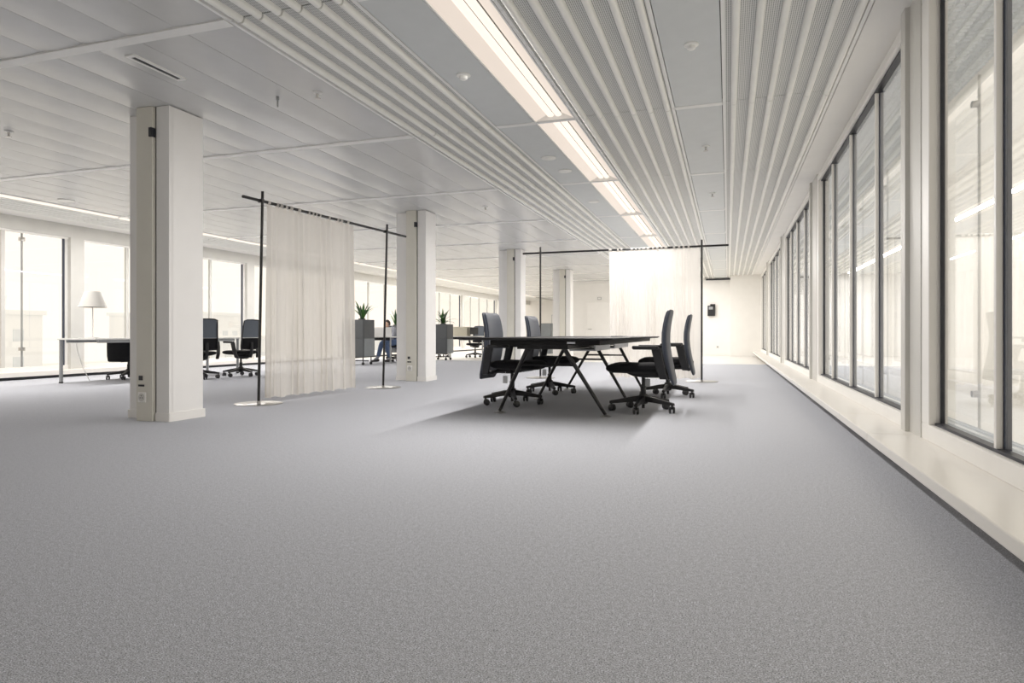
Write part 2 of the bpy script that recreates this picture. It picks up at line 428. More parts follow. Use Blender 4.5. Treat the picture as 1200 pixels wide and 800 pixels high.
# outer skin with maintenance walkway
XO = 2.05
sk = empty(f'window_{wn+1}', (0, 0, 0)); struct(sk, 'outer glass skin of the right facade'); wn += 1
y = YB
while y < YF+2:
    MB().box(XO, XO+.012, y+.012, y+1.7-.012, -.4, 3.35).build('outer_pane', M['outer_glass'], sk)
    MB().box(XO-.004, XO+.016, y-.006, y+.006, -.4, 3.35).build('outer_mullion', M['postgrey'], sk)
    for zz in (.25, 2.75): MB().lathe([(.012, -.05), (.03, -.05), (.03, 0), (.012, 0)], 10, (XO, y, zz), 'x').build('point_fixing', M['chrome'], sk)
    y += 1.7
o = MB().box(XO-.05, XO+.1, YB, YF+2, 3.0, 3.35).build('trim_8', M['soffit']); struct(o, 'white outer fascia above the walkway')
def grating(z, name, lab):
    m = MB(); y = 0.0
    while y < 20:
        m.box(XR+.2, XO-.1, y, y+.012, z-.02, z); y += .06
    x = XR+.2
    while x < XO-.1:
        m.box(x, x+.02, 0, 20, z-.018, z+.002); x += .07
    return tag(m.build(name, M['grating']), lab, 'grating')
grating(0.0, 'walkway_grating', 'grey metal walkway grating outside the right windows at floor level')
grating(CE+.16, 'walkway_grating', 'grey metal walkway grating outside the right windows above head height')
o = MB().box(XR+.1, XO, YB, YF+2, -.35, -.25).build('trim_9', M['white']); struct(o, 'slab edge below the walkway')

# ------------------------------------------------------------------ left glazing
ls = empty('trim_10', (0, 0, 0)); struct(ls, 'white sill ledge along the left glazing')
MB().box(XL-.05, XL+.28, YB, YD, .05, .13).build('sill_ledge', M['sill'], ls, bevel=.006)
MB().box(XL-.05, XL+.22, YB, YD, 0, .05).build('sill_plinth', M['gasket'], ls)
o = MB().box(XL-.12, XL+.03, YB, YD, 2.53, CE).build('trim_11', M['postgrey']); struct(o, 'pale grey header above the left windows')
posts_l = [-5.1, -.42, 4.24, 8.9, 13.5, 18.15, 22.8, 27.4, 32.0, 36.7]
for p in posts_l:
    o = MB().box(XL-.12, XL+.06, p-.13, p+.13, .13, 2.53).build('trim_12', M['postgrey']); struct(o, 'grey post between two left windows')
def left_window(y0, y1):
    global wn; wn += 1
    wr = empty(f'window_{wn}', (0, 0, 0)); struct(wr, 'tall glazed bay of the left wall')
    zb, zt = .2, 2.5
    MB().box(XL-.09, XL, y0, y1, .13, zb).build('bottom_rail', M['alu'], wr)
    MB().box(XL-.09, XL, y0, y1, zt, 2.53).build('top_rail', M['alu'], wr)
    MB().box(XL-.08, XL-.02, y0, y0+.05, zb, zt).build('jamb', M['alu'], wr)
    MB().box(XL-.08, XL-.02, y1-.05, y1, zb, zt).build('jamb', M['alu'], wr)
    MB().box(XL-.07, XL-.03, y1-.072, y1-.051, zb, zt).build('gasket', M['navy'], wr)
    ys = [y0+.05, y1-3.35, y1-2.25, y1-1.12, y1-.05]
    for y in ys[1:-1]:
        mu = MB().box(XL-.055, XL-.02, y-.03, y+.03, zb, zt).build('mullion', M['postgrey'], wr)
        MB().box(XL-.075, XL-.056, y-.02, y+.02, zb, zt).build('mullion_gasket', M['deskgrey'], mu)
    for a, b2 in zip(ys[:-1], ys[1:]):
        MB().box(XL-.05, XL-.046, a, b2, zb, zt).build('pane', M['glass'], wr)
for p, q in zip(posts_l[:-1], posts_l[1:]): left_window(p+.13, q-.13)
# outer steel rods of the left facade
for y, lab in ((8.25, 'thin steel rod outside the left window nearest the desk lamp'), (11.6, 'thin steel rod outside the left window behind the desk')):
    r = empty('facade_rod', (XL-.45, y, -.3)); tag(r, lab, 'rod')
    MB().tube([(0, 0, 0), (0, 0, 3.3)], .016, 8).build('rod', M['deskgrey'], r, True)
    for zz in (.8, 2.75): MB().lathe([(.03, -.03), (.05, -.03), (.05, .03), (.03, .03)], 12, (0, 0, zz)).build('clamp', M['chrome'], r, True)
b = tag(MB().tube([(XL-.5, 7.2, .95), (XL-.5, 8.2, -.35)], .014, 8).build('brace_rod', M['deskgrey']), 'slanted steel brace outside the far left window', 'rod')

# ------------------------------------------------------------------ columns
def make_column():
    r = empty('column', (0, 0, 0))
    body = MB().box(-5.0, -4.64, 4.50, 4.86, 0, CE).build('body', M['col'], r, bevel=.004)
    MB().box(-5.235, -5.0, 4.60, 4.86, 0, CE).build('back_panel', M['col'], r)
    MB().box(-4.98, -4.80, 4.44, 4.52, 0, CE).build('cable_duct', M['cream'], r, bevel=.004)
    MB().box(-4.798, -4.786, 4.478, 4.51, 0, CE).build('shadow_gap', M['gasket'], r)
    MB().box(-4.784, -4.64, 4.47, 4.51, 0, CE).build('front_panel', M['col'], r, bevel=.003)
    MB().box(-4.642, -4.626, 4.465, 4.872, 0, .075).box(-4.784, -4.63, 4.458, 4.472, 0, .075).box(-5.245, -4.98, 4.585, 4.602, 0, .075).build('skirting', M['alu'], r)
    c = MB().box(-4.825, -4.793, 4.425, 4.47, 2.50, 2.58).build('latch', M['gasket'], r)
    MB().box(-4.945, -4.905, 4.433, 4.441, .36, .40).build('data_port', M['gasket'], r)
    for xx in (-4.95, -4.915): MB().box(xx, xx+.028, 4.433, 4.441, .305, .322).build('data_port', M['gasket'], r)
    s = MB().box(-4.955, -4.865, 4.432, 4.441, .165, .255).build('power_socket', M['white'], r, bevel=.003)
    MB().lathe([(.034, 0), (.034, .004), (.030, .004), (.028, .001)], 18, (-4.91, 4.428, .21), 'y').build('socket_ring', M['postgrey'], s, True)
    for dx, dz in ((-.012, -.004), (.012, -.004), (0, .014)): MB().lathe([(.005, 0), (.005, .003)], 8, (-4.91+dx, 4.4275, .21+dz), 'y').build('socket_hole', M['gasket'], s)
    return r
c0 = make_column()
clabs = ['large white column nearest the camera with a cream cable duct', 'second white column, between the curtain stand and the black table',
         'third white column, behind the left office chairs', 'fourth and farthest white column in front of the far door']
for i, lab in enumerate(clabs):
    c = c0 if i == 0 else copy_tree(c0)
    c.location.y = 5.1*i; tag(c, lab, 'column', 'row of white columns')

# ------------------------------------------------------------------ ceiling fittings
def sprinkler(x, y, lab):
    r = empty('sprinkler', (x, y, CE)); tag(r, lab, 'sprinkler', 'ceiling sprinklers')
    MB().lathe([(.038, 0), (.038, -.006), (.02, -.012)], 16).build('rosette', M['batten'], r, True)
    MB().lathe([(.012, -.01), (.009, -.045), (.004, -.05)], 10).build('nozzle', M['chrome'], r, True)
    MB().lathe([(.004, -.05), (.026, -.052), (.026, -.055), (.004, -.056)], 14).build('deflector', M['chrome'], r, True)
sprinkler(-6.75, 4.555, 'small sprinkler head on the ceiling left of the nearest column')
sprinkler(-3.227, 4.62, 'small sprinkler head on the ceiling beside the left ribbed panel')
sprinkler(-3.62, 9.6, 'small sprinkler head on the ceiling above the second column')
sprinkler(-.224, 7.24, 'faint sprinkler head on the second flat panel by the windows')
sprinkler(-.207, 9.69, 'faint sprinkler head on the third flat panel by the windows')
sprinkler(-9.0, 16.5, 'tiny sprinkler head on the ceiling above the curtain stand')
def detector(x, y, rad, h, lab, name='smoke_detector', cat='detector'):
    r = empty(name, (x, y, CE)); tag(r, lab, cat, 'round ceiling fittings')
    MB().lathe([(rad, 0), (rad, -.006), (rad*.8, -.012), (rad*.62, -.012)], 24).build('base_ring', M['rib'], r, True)
    MB().lathe([(rad*.6, -.008), (rad*.55, -h), (rad*.3, -h-.008), (.005, -h-.008)], 20).build('cap', M['rib'], r, True)
detector(-1.942, 4.67, .055, .03, 'white round smoke detector on the flat panel left of the strip light')
detector(-.241, 4.67, .05, .03, 'white round smoke detector on the flat panel between two ribbed fields')
detector(-1.935, 7.17, .085, .012, 'wide white round ceiling speaker left of the strip light', 'ceiling_speaker', 'speaker')
detector(-1.90, 7.8, .085, .008, 'flat pale round cover plate just beyond the ceiling speaker', 'cover_plate', 'cover plate')
detector(-1.93, 9.75, .085, .010, 'pale round cover plate farther along the strip light', 'cover_plate', 'cover plate')
detector(-9.43, 7.19, .11, .008, 'grey round downlight near the left strip light', 'downlight', 'downlight')
r = empty('ceiling_pin', (-3.606, 4.60, CE)); tag(r, 'slim pin sensor hanging from the ceiling right of the nearest column', 'sensor')
MB().lathe([(.014, 0), (.014, -.03), (.007, -.034)], 12).build('socket', M['deskgrey'], r, True)
MB().lathe([(.007, -.03), (.007, -.085), (.003, -.09)], 10).build('pin', M['deskgrey'], r, True)
r = empty('slot_vent', (-4.07, 3.81, CE-.004)); tag(r, 'narrow slot vent in the ceiling above the nearest column', 'vent')
MB().box(-.04, .04, -.24, -.21, -.008, .006).box(-.04, .04, .21, .24, -.008, .006).box(-.04, -.02, -.21, .21, -.008, .006).box(.02, .04, -.21, .21, -.008, .006).build('frame', M['batten'], r)
MB().box(-.02, .02, -.21, .21, -.004, .004).build('slot', M['gasket'], r)

# ------------------------------------------------------------------ conference table
TX, TZ, TY0, TY1, TX0, TX1 = -1.60, .735, 5.30, 9.30, -2.30, -.90
tb = empty('conference_table', (TX, 7.3, 0)); tag(tb, 'long black conference table on splayed trestle legs between four office chairs', 'table')
def L(p): return (p[0]-TX, p[1]-7.3, p[2])
def rrect(x0, x1, y0, y1, r, z, n=5):
    out = []
    for cx, cy, a0 in ((x1-r, y1-r, 0), (x0+r, y1-r, 90), (x0+r, y0+r, 180), (x1-r, y0+r, 270)):
        for i in range(n+1):
            a = R(a0+90*i/n); out.append((cx+r*cos(a), cy+r*sin(a), z))
    return out
top = MB().loft([[L(p) for p in rrect(TX0+e, TX1-e, TY0+e, TY1-e, .08-e*.5, z)] for z, e in ((TZ-.022, .03), (TZ-.012, .004), (TZ-.003, 0), (TZ, .004))])
top.build('tabletop', M['tabletop'], tb, True)
MB().box(*[v for a, b2 in ((TX0+.30-TX, TX1-.12-TX), (TY0+.12-7.3, TY1-.15-7.3)) for v in (a, b2)], TZ-.062, TZ-.023).build('apron', M['tabletop'], tb, bevel=.004)
MB().box(-.24, .24, TY0+.4-7.3, TY1-.3-7.3, TZ-.105, TZ-.0625).build('beam', M['blackmetal'], tb, bevel=.004)
def trestle(yf, yt):
    zt = TZ-.09
    for s in (-1, 1):
        leg = MB().tube([L((TX+s*.52, yf, .02)), L((TX+s*.17, yt, zt))], [.016, .021], 10).build('leg', M['blackmetal'], tb, True)
        MB().lathe([(.052, 0), (.052, .008), (.02, .016), (.012, .026)], 18, L((TX+s*.52, yf, 0))).build('foot', M['chrome'], leg, True)
    u = (.48-.02)/(zt-.02); xw = .52+(.17-.52)*u; y = yf+(yt-yf)*u
    MB().tube([L((TX-xw, y, .48)), L((TX+xw, y, .48))], .010, 8).build('crossbar', M['blackmetal'], tb, True)
trestle(6.02, 5.82); trestle(7.38, 7.33); trestle(8.83, 8.9)
for a, b2 in ((6.35, 7.2), (7.5, 8.6)):
    MB().box(TX+.10-TX, TX+.36-TX, a-7.3, b2-7.3, TZ-.135, TZ-.12).box(.35, .362, a-7.3, b2-7.3, TZ-.135, TZ-.064).build('cable_tray', M['tray'], tb)
MB().box(.30, .37, TY0+.112-7.3, TY0+.119-7.3, TZ-.05, TZ-.034).build('socket', M['paper'], tb)
MB().box(.26, .40, .55, .95, TZ+.0, TZ+.008).build('cable_flap', M['black'], tb)

# ------------------------------------------------------------------ office chairs (face +X at rotation 0)
def caster_mesh():
    m = MB()
    for s in (-1, 1): m.lathe([(.006, s*.008), (.034, s*.008), (.034, s*.024), (.026, s*.029), (.006, s*.029)], 16, (-.012, 0, .034), 'y')
    return m.mesh('wheel', M['wheel'], True)
def fork_mesh():
    m = MB(); m.tube([(0, 0, .045), (0, 0, .082)], .009, 8)
    m.loft([[(x, y, z) for x, z in ((-.03, .045), (.004, .072), (.018, .060), (.010, .040))] for y in (-.008, .008)])
    return m.mesh('caster_fork', M['black'], True)
WM, FM = caster_mesh(), fork_mesh()
def star_base(root, rot=0, rad=.315):
    hub = MB().lathe([(.02, .07), (.045, .08), (.05, .14), (.04, .17), (.03, .175)], 18)
    hub.build('hub', M['black'], root, True)
    for i in range(5):
        a = rot + i*2*pi/5
        m = MB().loft([[(x, w*yy, z + t*zz) for yy, zz in ((-1, -1), (1, -1), (.75, 1), (-.75, 1))]
                       for x, w, t, z in ((.02, .032, .030, .128), (.12, .027, .025, .118), (.24, .022, .019, .100), (rad+.02, .019, .013, .088))])
        arm = m.build('base_arm', M['black'], root, True, bevel=.003); arm.rotation_euler = (0, 0, a)
        ca = inst('caster', FM, root, (rad*cos(a), rad*sin(a), 0), (0, 0, a+random.uniform(-2, 2)))
        inst('wheel', WM, ca)
def gas_lift(root, z1=.40):
    MB().lathe([(.027, .10), (.027, .25), (.018, .252), (.018, z1)], 16).build('gas_lift', M['black'], root, True)
    MB().tube([(0, 0, .03), (0, 0, .12)], .016, 10).build('lift_end', M['black'], root, True)
def seat_pad(root, z=.46, hw=.235, x0=-.20, x1=.345, mt='seatfab', th=.052):
    rings = []
    for i in range(17):
        u = .5-.5*cos(pi*i/16); x = x0+(x1-x0)*u
        e = max(0.0, 1-abs(2*u-1)**7)**.5
        w = hw*(.80+.20*e)*(1-.06*(1-u)); t = th*(.18+.82*e); zz = z - .012*max(0, (u-.72)/.28)**2 - .006*sin(pi*u)
        rings.append(ring_se(w, t, 3.2, 24, lambda a, b2, x=x, zz=zz: (x, a, zz-th*.5+b2+.012*(a/hw)**2)))
    return MB().loft(rings).build('seat', M[mt], root, True)
def back_pad(root, zs, width, xs, th, mt, name='backrest', bow=.035):
    rings = []
    n = len(zs)
    for i in range(n):
        w = width[i]/2
        rings.append(ring_se(th[i]/2, w, 5.0, 36, lambda a, b2, i=i, w=w: (xs[i]+a+bow*(b2/.23)**2, b2, zs[i])))
    return MB().loft(rings).build(name, M[mt], root, True)
def armrest(root, s, x=-.10, zt=.655):
    m = MB().loft([[(xx+dx*wx, s*(yy+dy*.013), z) for dx, dy in ((-1, -1), (1, -1), (1, 1), (-1, 1))]
                   for z, xx, yy, wx in ((.335, x-.115, .225, .036), (.42, x-.09, .258, .042), (.54, x-.065, .272, .042), (zt-.02, x-.045, .272, .046))])
    a = m.build('armrest', M['black'], root, True, bevel=.004)
    MB().loft([ring_se(.125, .038, 4, 20, lambda u, v, z=z, k=k: (x+.055+u*k, s*(.272)+v*k, z)) for z, k in ((zt-.036, .90), (zt-.028, 1), (zt-.005, 1), (zt, .93))]).build('arm_pad', M['black'], a, True)
def make_office_chair():
    r = empty('office_chair')
    star_base(r, .2); gas_lift(r, .37)
    MB().loft([ring_se(w, h, 3, 14, lambda u, v, x=x, z=z: (x, u, z+v)) for x, w, h, z in ((-.21, .03, .016, .345), (-.15, .06, .03, .365), (-.02, .085, .038, .372), (.10, .07, .03, .378), (.17, .04, .012, .39))]).build('mechanism', M['black'], r, True)
    seat_pad(r)
    MB().loft([ring_se(.20, .012, 3, 20, lambda u, v, x=x, k=k: (x, u*k, .405+v)) for x, k in ((-.19, .6), (-.1, .95), (.1, 1), (.2, .7))]).build('seat_shell', M['black'], r, True)
    zs = [.275, .285, .33, .42, .52, .62, .70, .78, .86, .93, .975, .995, 1.003]
    wd = [.34, .38, .42, .44, .445, .445, .44, .435, .43, .425, .41, .39, .34]
    xs = [-.312, -.311, -.300, -.278, -.256, -.240, -.234, -.236, -.247, -.262, -.275, -.280, -.282]
    th = [.012, .026, .040, .048, .052, .052, .050, .048, .044, .038, .030, .022, .008]
    bk = back_pad(r, zs, wd, xs, th, 'backfab', bow=.018)
    # dark inner cushion on the front of the back
    zs2 = zs[3:-1]; back_pad(bk, zs2, [w-.05 for w in wd[3:-1]], [x+.02 for x in xs[3:-1]], [.01]+[.030]*(len(zs2)-2)+[.006], 'backfab', 'back_cushion', .02)
    MB().tube([(-.16, 0, .36), (-.25, 0, .335), (-.285, 0, .36), (-.283, 0, .44)], .022, 8).build('back_bracket', M['black'], r, True)
    for s in (-1, 1): armrest(r, s)
    MB().lathe([(.008, -.02), (.016, -.02), (.016, .02), (.008, .02)], 10, (.02, -.11, .365), 'y').build('adjust_lever', M['black'], r, True)
    tg = MB().box(-.055, .0, -.128, -.126, .235, .315).build('tag', M['paper'], r); tg['label'] = 'white paper tag hanging under the seat'
    MB().tube([(-.03, -.127, .31), (-.03, -.11, .36)], .0025, 5).build('tag_string', M['paper'], tg)
    return r
oc = make_office_chair()
for i, (x, y, rz, lab) in enumerate((
        (-.80, 6.58, 181, 'slate and black office chair at the right side of the table, nearest the camera'),
        (-.70, 8.22, 182, 'slate and black office chair at the right side of the table, farther from the camera'),
        (-2.25, 6.80, -5, 'slate and black office chair at the left side of the table, nearest the camera'),
        (-2.20, 8.20, -4, 'slate and black office chair at the left side of the table, farther from the camera'))):
    c = oc if i == 0 else copy_tree(oc)
    c.location = (x, y, 0); c.rotation_euler = (0, 0, R(rz)); tag(c, lab, 'office chair', 'office chairs around the black table')

def make_task_chair():
    r = empty('task_chair')
    star_base(r, .5, .30); gas_lift(r, .36)
    MB().loft([ring_se(w, h, 3, 14, lambda u, v, x=x, z=z: (x, u, z+v)) for x, w, h, z in ((-.20, .05, .03, .37), (-.10, .10, .05, .362), (.06, .10, .045, .37), (.14, .04, .015, .39))]).build('mechanism', M['black'], r, True)
    seat_pad(r, .455, .23, -.22, .25, 'seatfab', .042)
    # frame of the mesh back
    def bp(t, s): z = .50+.50*t; return (-.235-.05*t**1.5, s*(.205-.03*t), z)
    fr = MB()
    pts = [bp(t/6, -1) for t in range(7)] + [(-.293, -.12, 1.018), (-.296, 0, 1.022), (-.293, .12, 1.018)] + [bp(t/6, 1) for t in range(6, -1, -1)]
    fr.tube(pts + [(-.235, 0, .49), pts[0]], .011, 8)
    bk = fr.build('back_frame', M['black'], r, True)
    back_pad(r, [.70, .78, .86, .94, 1.0, 1.012], [.385, .375, .365, .355, .33, .28], [-.252, -.258, -.266, -.277, -.288, -.291], [.008]*6, 'meshback', 'back_mesh', .02)
    back_pad(r, [.49, .52, .58, .64, .695], [.36, .40, .405, .40, .39], [-.232, -.235, -.239, -.244, -.25], [.02, .03, .03, .03, .02], 'seatfab', 'lumbar_pad', .02)
    MB().tube([(-.17, 0, .37), (-.25, 0, .36), (-.275, 0, .45), (-.268, 0, .62)], .026, 8).build('back_bracket', M['black'], r, True)
    for s in (-1, 1): armrest(r, s, -.06, .64)
    return r
tc0 = make_task_chair()
tcs = [(-8.42, 9.72, 172, 'task chair with grey mesh back at the pale desk, right of the nearest column', 'mesh-back task chairs'),
       (-8.60, 8.92, 160, 'task chair with grey mesh back half hidden behind the nearest column', 'mesh-back task chairs'),
       (-9.15, 19.9, 200, 'black task chair under the distant desk with the beige box', 'mesh-back task chairs'),
       (-7.8, 19.75, 265, 'black task chair beside the distant desk legs', 'mesh-back task chairs')]
for i, (x, y, rz, lab, g) in enumerate(tcs):
    c = tc0 if i == 0 else copy_tree(tc0)
    c.location = (x, y, 0); c.rotation_euler = (0, 0, R(rz)); tag(c, lab, 'task chair', g)

# low chair beyond the pale desk
def low_chair(x, y, rz, lab):
    r = empty('low_chair', (x, y, 0), R(rz)); tag(r, lab, 'chair')
    star_base(r, .9, .30); gas_lift(r, .30)
    seat_pad(r, .40, .22, -.20, .22, 'seatfab', .042)
    back_pad(r, [.30, .31, .40, .55, .66, .675], [.38, .44, .47, .47, .46, .42], [-.24, -.242, -.245, -.25, -.256, -.257], [.02, .05, .06, .06, .05, .02], 'seatfab')
    MB().tube([(-.05, 0, .31), (-.2, 0, .31), (-.26, 0, .40)], .02, 8).build('back_bracket', M['black'], r, True)
    for s in (-1, 1): MB().box(-.24, .10, s*.25-.02, s*.25+.02, .655, .672).build('arm_pad', M['black'], r)
low_chair(-9.70, 8.50, 108, 'low black chair with square back under the pale desk left of the nearest column')

# ------------------------------------------------------------------ pale desk with lamp on the left
d = empty('desk', (-9.5, 9.0, 0)); tag(d, 'long pale desk on grey round legs by the left windows', 'desk')
MB().box(-.40, .40, -1.6, 1.5, .675, .70).build('desktop', M['desktop'], d, bevel=.004)
MB().box(-.34, -.30, -1.5, 1.4, .63, .674).box(.30, .34, -1.5, 1.4, .63, .674).build('rail', M['deskgrey'], d)
for x, y in ((-.37, -1.56), (-.37, 1.45), (.37, 1.45), (.37, -.2)):
    lg = MB().lathe([(.026, .02), (.026, .675)], 14, (x, y, 0)).build('leg', M['deskgrey'], d, True)
    MB().lathe([(.03, 0), (.03, .02)], 14, (x, y, 0)).build('leg_foot', M['black'], lg, True)
lp = empty('table_lamp', (-9.78, 7.90, .70)); tag(lp, 'white table lamp with conical shade on the pale desk', 'lamp')
MB().lathe([(.10, 0), (.10, .012), (.02, .02)], 24).build('lamp_base', M['white'], lp, True)
MB().lathe([(.009, .012), (.009, .56)], 10).build('stem', M['white'], lp, True)
MB().lathe([(.205, .50), (.115, .755), (.11, .75), (.20, .50)], 32).build('lamp_shade', M['lampshade'], lp, True)
lc = MB().tube([(-9.83, 7.76, .706), (-9.87, 7.74, .712), (-9.925, 7.72, .69), (-9.935, 7.76, .50), (-9.94, 7.86, .22), (-9.95, 7.98, .006)], .006, 6).build('lamp_cord', M['white'], None, True)
tag(lc, 'thin pale cord hanging from the lamp desk to the floor', 'cord')

# ------------------------------------------------------------------ curtain stands
def curtain_stand(x0, y0, x1, y1, rod_z, ptop, over0, over1, lean0, lean1, lab):
    r = empty('curtain_stand', (x0, y0, 0)); tag(r, lab, 'curtain stand', 'black curtain stands')
    dx, dy = x1-x0, y1-y0; ln = math.hypot(dx, dy); ux, uy = dx/ln, dy/ln
    off = (-uy*.03, ux*.03)
    for (px, py, lean) in ((0, 0, lean0), (dx, dy, lean1)):
        b = MB().lathe([(.252, 0), (.252, .006), (.245, .009), (.02, .010), (.02, .03), (.015, .032)], 40, (px, py, 0)).build('base_plate', M['chrome'], r, True)
        MB().tube([(px, py, .008), (px+lean[0], py+lean[1], ptop)], .0155, 12).build('pole', M['blackmetal'], r, True)
        q = (px+lean[0]*rod_z/ptop, py+lean[1]*rod_z/ptop)
        MB().tube([(q[0]-off[0]*.4, q[1]-off[1]*.4, rod_z), (q[0]+off[0]*1.7, q[1]+off[1]*1.7, rod_z)], .022, 10).build('clamp', M['blackmetal'], r, True)
    a = (lean0[0]+off[0]-ux*over0, lean0[1]+off[1]-uy*over0, rod_z); e = (dx+lean1[0]+off[0]+ux*over1, dy+lean1[1]+off[1]+uy*over1, rod_z)
    MB().tube([a, e], .0165, 12).build('rod', M['blackmetal'], r, True)
    return (x0+a[0], y0+a[1]), (x0+e[0], y0+e[1])
def curtain(p, q, rod_z, hem, folds, lab, flare=.06, seed=1):
    rnd = random.Random(seed); n = folds*14; ln = math.hypot(q[0]-p[0], q[1]-p[1]); ux, uy = (q[0]-p[0])/ln, (q[1]-p[1])/ln
    phs = [rnd.uniform(.6, 1.4) for _ in range(folds+2)]
    r = empty('curtain', (p[0], p[1], 0)); tag(r, lab, 'curtain', 'sheer white curtains')
    m = MB(); NZ = 18; v = []
    acc = [0]
    for i in range(n): acc.append(acc[-1]+phs[int(i/14)])
    tot = acc[-1]
    for j in range(NZ+1):
        tz = j/NZ; z = rod_z-.030-(rod_z-.030-hem)*tz
        for i in range(n+1):
            u = i/n; ph = acc[i]/tot*folds*2*pi
            amp = (.012+.016*tz)*(0.7+.5*sin(3.1*u*2*pi+seed))
            s = u*ln*(1+flare*tz)-flare*tz*ln*.35 + .012*sin(ph*2+1)*tz
            o = amp*sin(ph) + .012*sin(ph*.37+tz*2.2+seed)*tz
            dz = .010*sin(ph*.5+seed)*(tz > .99)
            v.append((ux*s-uy*o, uy*s+ux*o, z+dz))
    f = []
    for j in range(NZ):
        for i in range(n):
            a = j*(n+1)+i; f.append((a, a+1, a+n+2, a+n+1))
    m.add(v, f); cl = m.build('cloth', M['sheer'], r, True)
    for pl in cl.data.polygons: pl.use_smooth = True
    # tabs looped over the rod
    k = 0; s = .02
    while s < ln-.01:
        wd = rnd.uniform(.025, .05)
        tb2 = MB(); ring = []
        for i in range(10):
            a = 2*pi*i/10; ring.append((.022*cos(a), .022*sin(a)))
        tb2.loft([[(ux*(s+e)-uy*o, uy*(s+e)+ux*o, rod_z+z) for o, z in ring] for e in (-wd/2, wd/2)], cap=False)
        tb2.box(-.002, .002, -.002, .002, 0, .001) if False else None
        t2 = MB().loft([[(ux*(s+e)-uy*o, uy*(s+e)+ux*o, rod_z+z) for o, z in ring] for e in (-wd/2, wd/2)], cap=False)
        t2.add([(ux*(s+e)-uy*o, uy*(s+e)+ux*o, rod_z+z) for e in (-wd/2, wd/2) for o, z in ((0, -.02), (0, -.06))], [(0, 1, 3, 2)])
        t2.build('tab_loop', M['sheer'], r)
        s += rnd.choice((.06, .07, .08, .13, .17))
    return r
rz1, rz2 = 2.235, 2.185
a1, e1 = curtain_stand(-4.903, 5.934, -4.687, 8.284, rz1, 2.335, .25, .53, (.045, .01), (.055, .015), 'black curtain stand on steel discs beside the nearest column')
dd = (e1[0]-a1[0], e1[1]-a1[1]); L1 = math.hypot(*dd); dn = (dd[0]/L1, dd[1]/L1)
def on1(s): return (a1[0]+dn[0]*s, a1[1]+dn[1]*s)
curtain(on1(.345), on1(1.885), rz1, .055, 15, 'sheer white curtain gathered on the stand beside the nearest column', .05, 2)
a2, e2 = curtain_stand(-3.11, 10.97, -.40, 10.93, rz2, 2.285, .33, .41, (0, 0), (.0, 0), 'black curtain stand on steel discs behind the conference table')
curtain((-1.905, 10.985), (-.43, 10.965), rz2, .045, 17, 'sheer white curtain hanging behind the right office chairs', .01, 5)

# ------------------------------------------------------------------ cabinets with plants
def planter_cabinet(x, y, wx, wy, zb, zt, lab):
    r = empty('planter_cabinet', (x, y, 0)); tag(r, lab, 'cabinet', 'rolling planter cabinets')
    MB().box(-wx/2, wx/2, -wy/2, wy/2, zb, zt).build('body', M['planter'], r, bevel=.004)
    zm = (zb+zt)/2
    for a, b2, nm, mt in ((zb+.01, zm-.008, 'lower_drawer', 'planter'), (zm+.008, zt-.01, 'upper_drawer', 'planter')):
        MB().box(-wx/2+.01, wx/2-.01, -wy/2-.018, -wy/2, a, b2).build(nm, M[mt], r, bevel=.003)
    MB().box(wx/2, wx/2+.012, -wy/2+.01, wy/2-.01, zb+.01, zm-.008).build('side_panel', M['planter_light'], r)
    for sx in (-1, 1):
        for sy in (-1, 1):
            lg = MB().tube([(sx*(wx/2-.06), sy*(wy/2-.06), .05), (sx*(wx/2-.06), sy*(wy/2-.06), zb)], .014, 8).build('leg', M['black'], r, True)
            MB().lathe([(.01, -.014), (.035, -.014), (.035, .014), (.01, .014)], 14, (sx*(wx/2-.06), sy*(wy/2-.06), .035), 'y').build('wheel', M['black'], lg, True)
    MB().box(-wx/2+.02, wx/2-.02, -.02, .02, .085, .11).build('brace', M['black'], r)
def leaf_mesh(m, base, az, tilt, ln, wd, curl):
    rows = []; n = 6
    for i in range(n+1):
        u = i/n; t = tilt+curl*u*u; rr = ln*u*sin(t); h = ln*u*cos(t)
        w = wd*(.55+.9*u-1.45*u*u*u) if u < 1 else 0.002
        w = max(w, .002)
        cx, cy = base[0]+rr*cos(az), base[1]+rr*sin(az); px, py = -sin(az), cos(az)
        rows.append([(cx-px*w, cy-py*w, base[2]+h), (cx, cy, base[2]+h-.25*w), (cx+px*w, cy+py*w, base[2]+h)])
    v = [p for r in rows for p in r]; f = []
    for i in range(n):
        for j in range(2): a = i*3+j; f.append((a, a+1, a+4, a+3))
    m.add(v, f)
def plant(x, y, z, h, nl, spread, seed, mt, lab, pr=.09):
    rnd = random.Random(seed); r = empty('potted_plant', (x, y, z)); tag(r, lab, 'plant', 'potted plants on cabinets')
    MB().lathe([(pr*.9, 0), (pr, .03), (pr*.92, .03), (pr*.9, .02)], 20).build('pot', M['planter'], r, True)
    MB().lathe([(.005, .026), (pr*.9, .024), (pr*.9, .015), (.005, .015)], 16).build('soil', M['soil'], r)
    for i in range(nl):
        az = 2*pi*i/nl*1.618+rnd.uniform(-.3, .3); m = MB()
        leaf_mesh(m, (rnd.uniform(-.03, .03), rnd.uniform(-.03, .03), .015), az, rnd.uniform(.05, spread), h*rnd.uniform(.65, 1.05), .038*rnd.uniform(.8, 1.3), rnd.uniform(.0, .5*spread))
        m.build('leaf', M[mt if i % 3 else 'leaf_dark'], r, True)
planter_cabinet(-8.78, 14.28, .62, .50, .20, 1.12, 'charcoal rolling cabinet with a plant, beside the sheer curtain')
plant(-8.66, 14.25, 1.12, .50, 14, .75, 3, 'leaf', 'green spiky plant on the charcoal cabinet beside the curtain')
planter_cabinet(-7.98, 17.55, .52, .45, .20, 1.05, 'charcoal rolling cabinet with a plant, right of the second column')
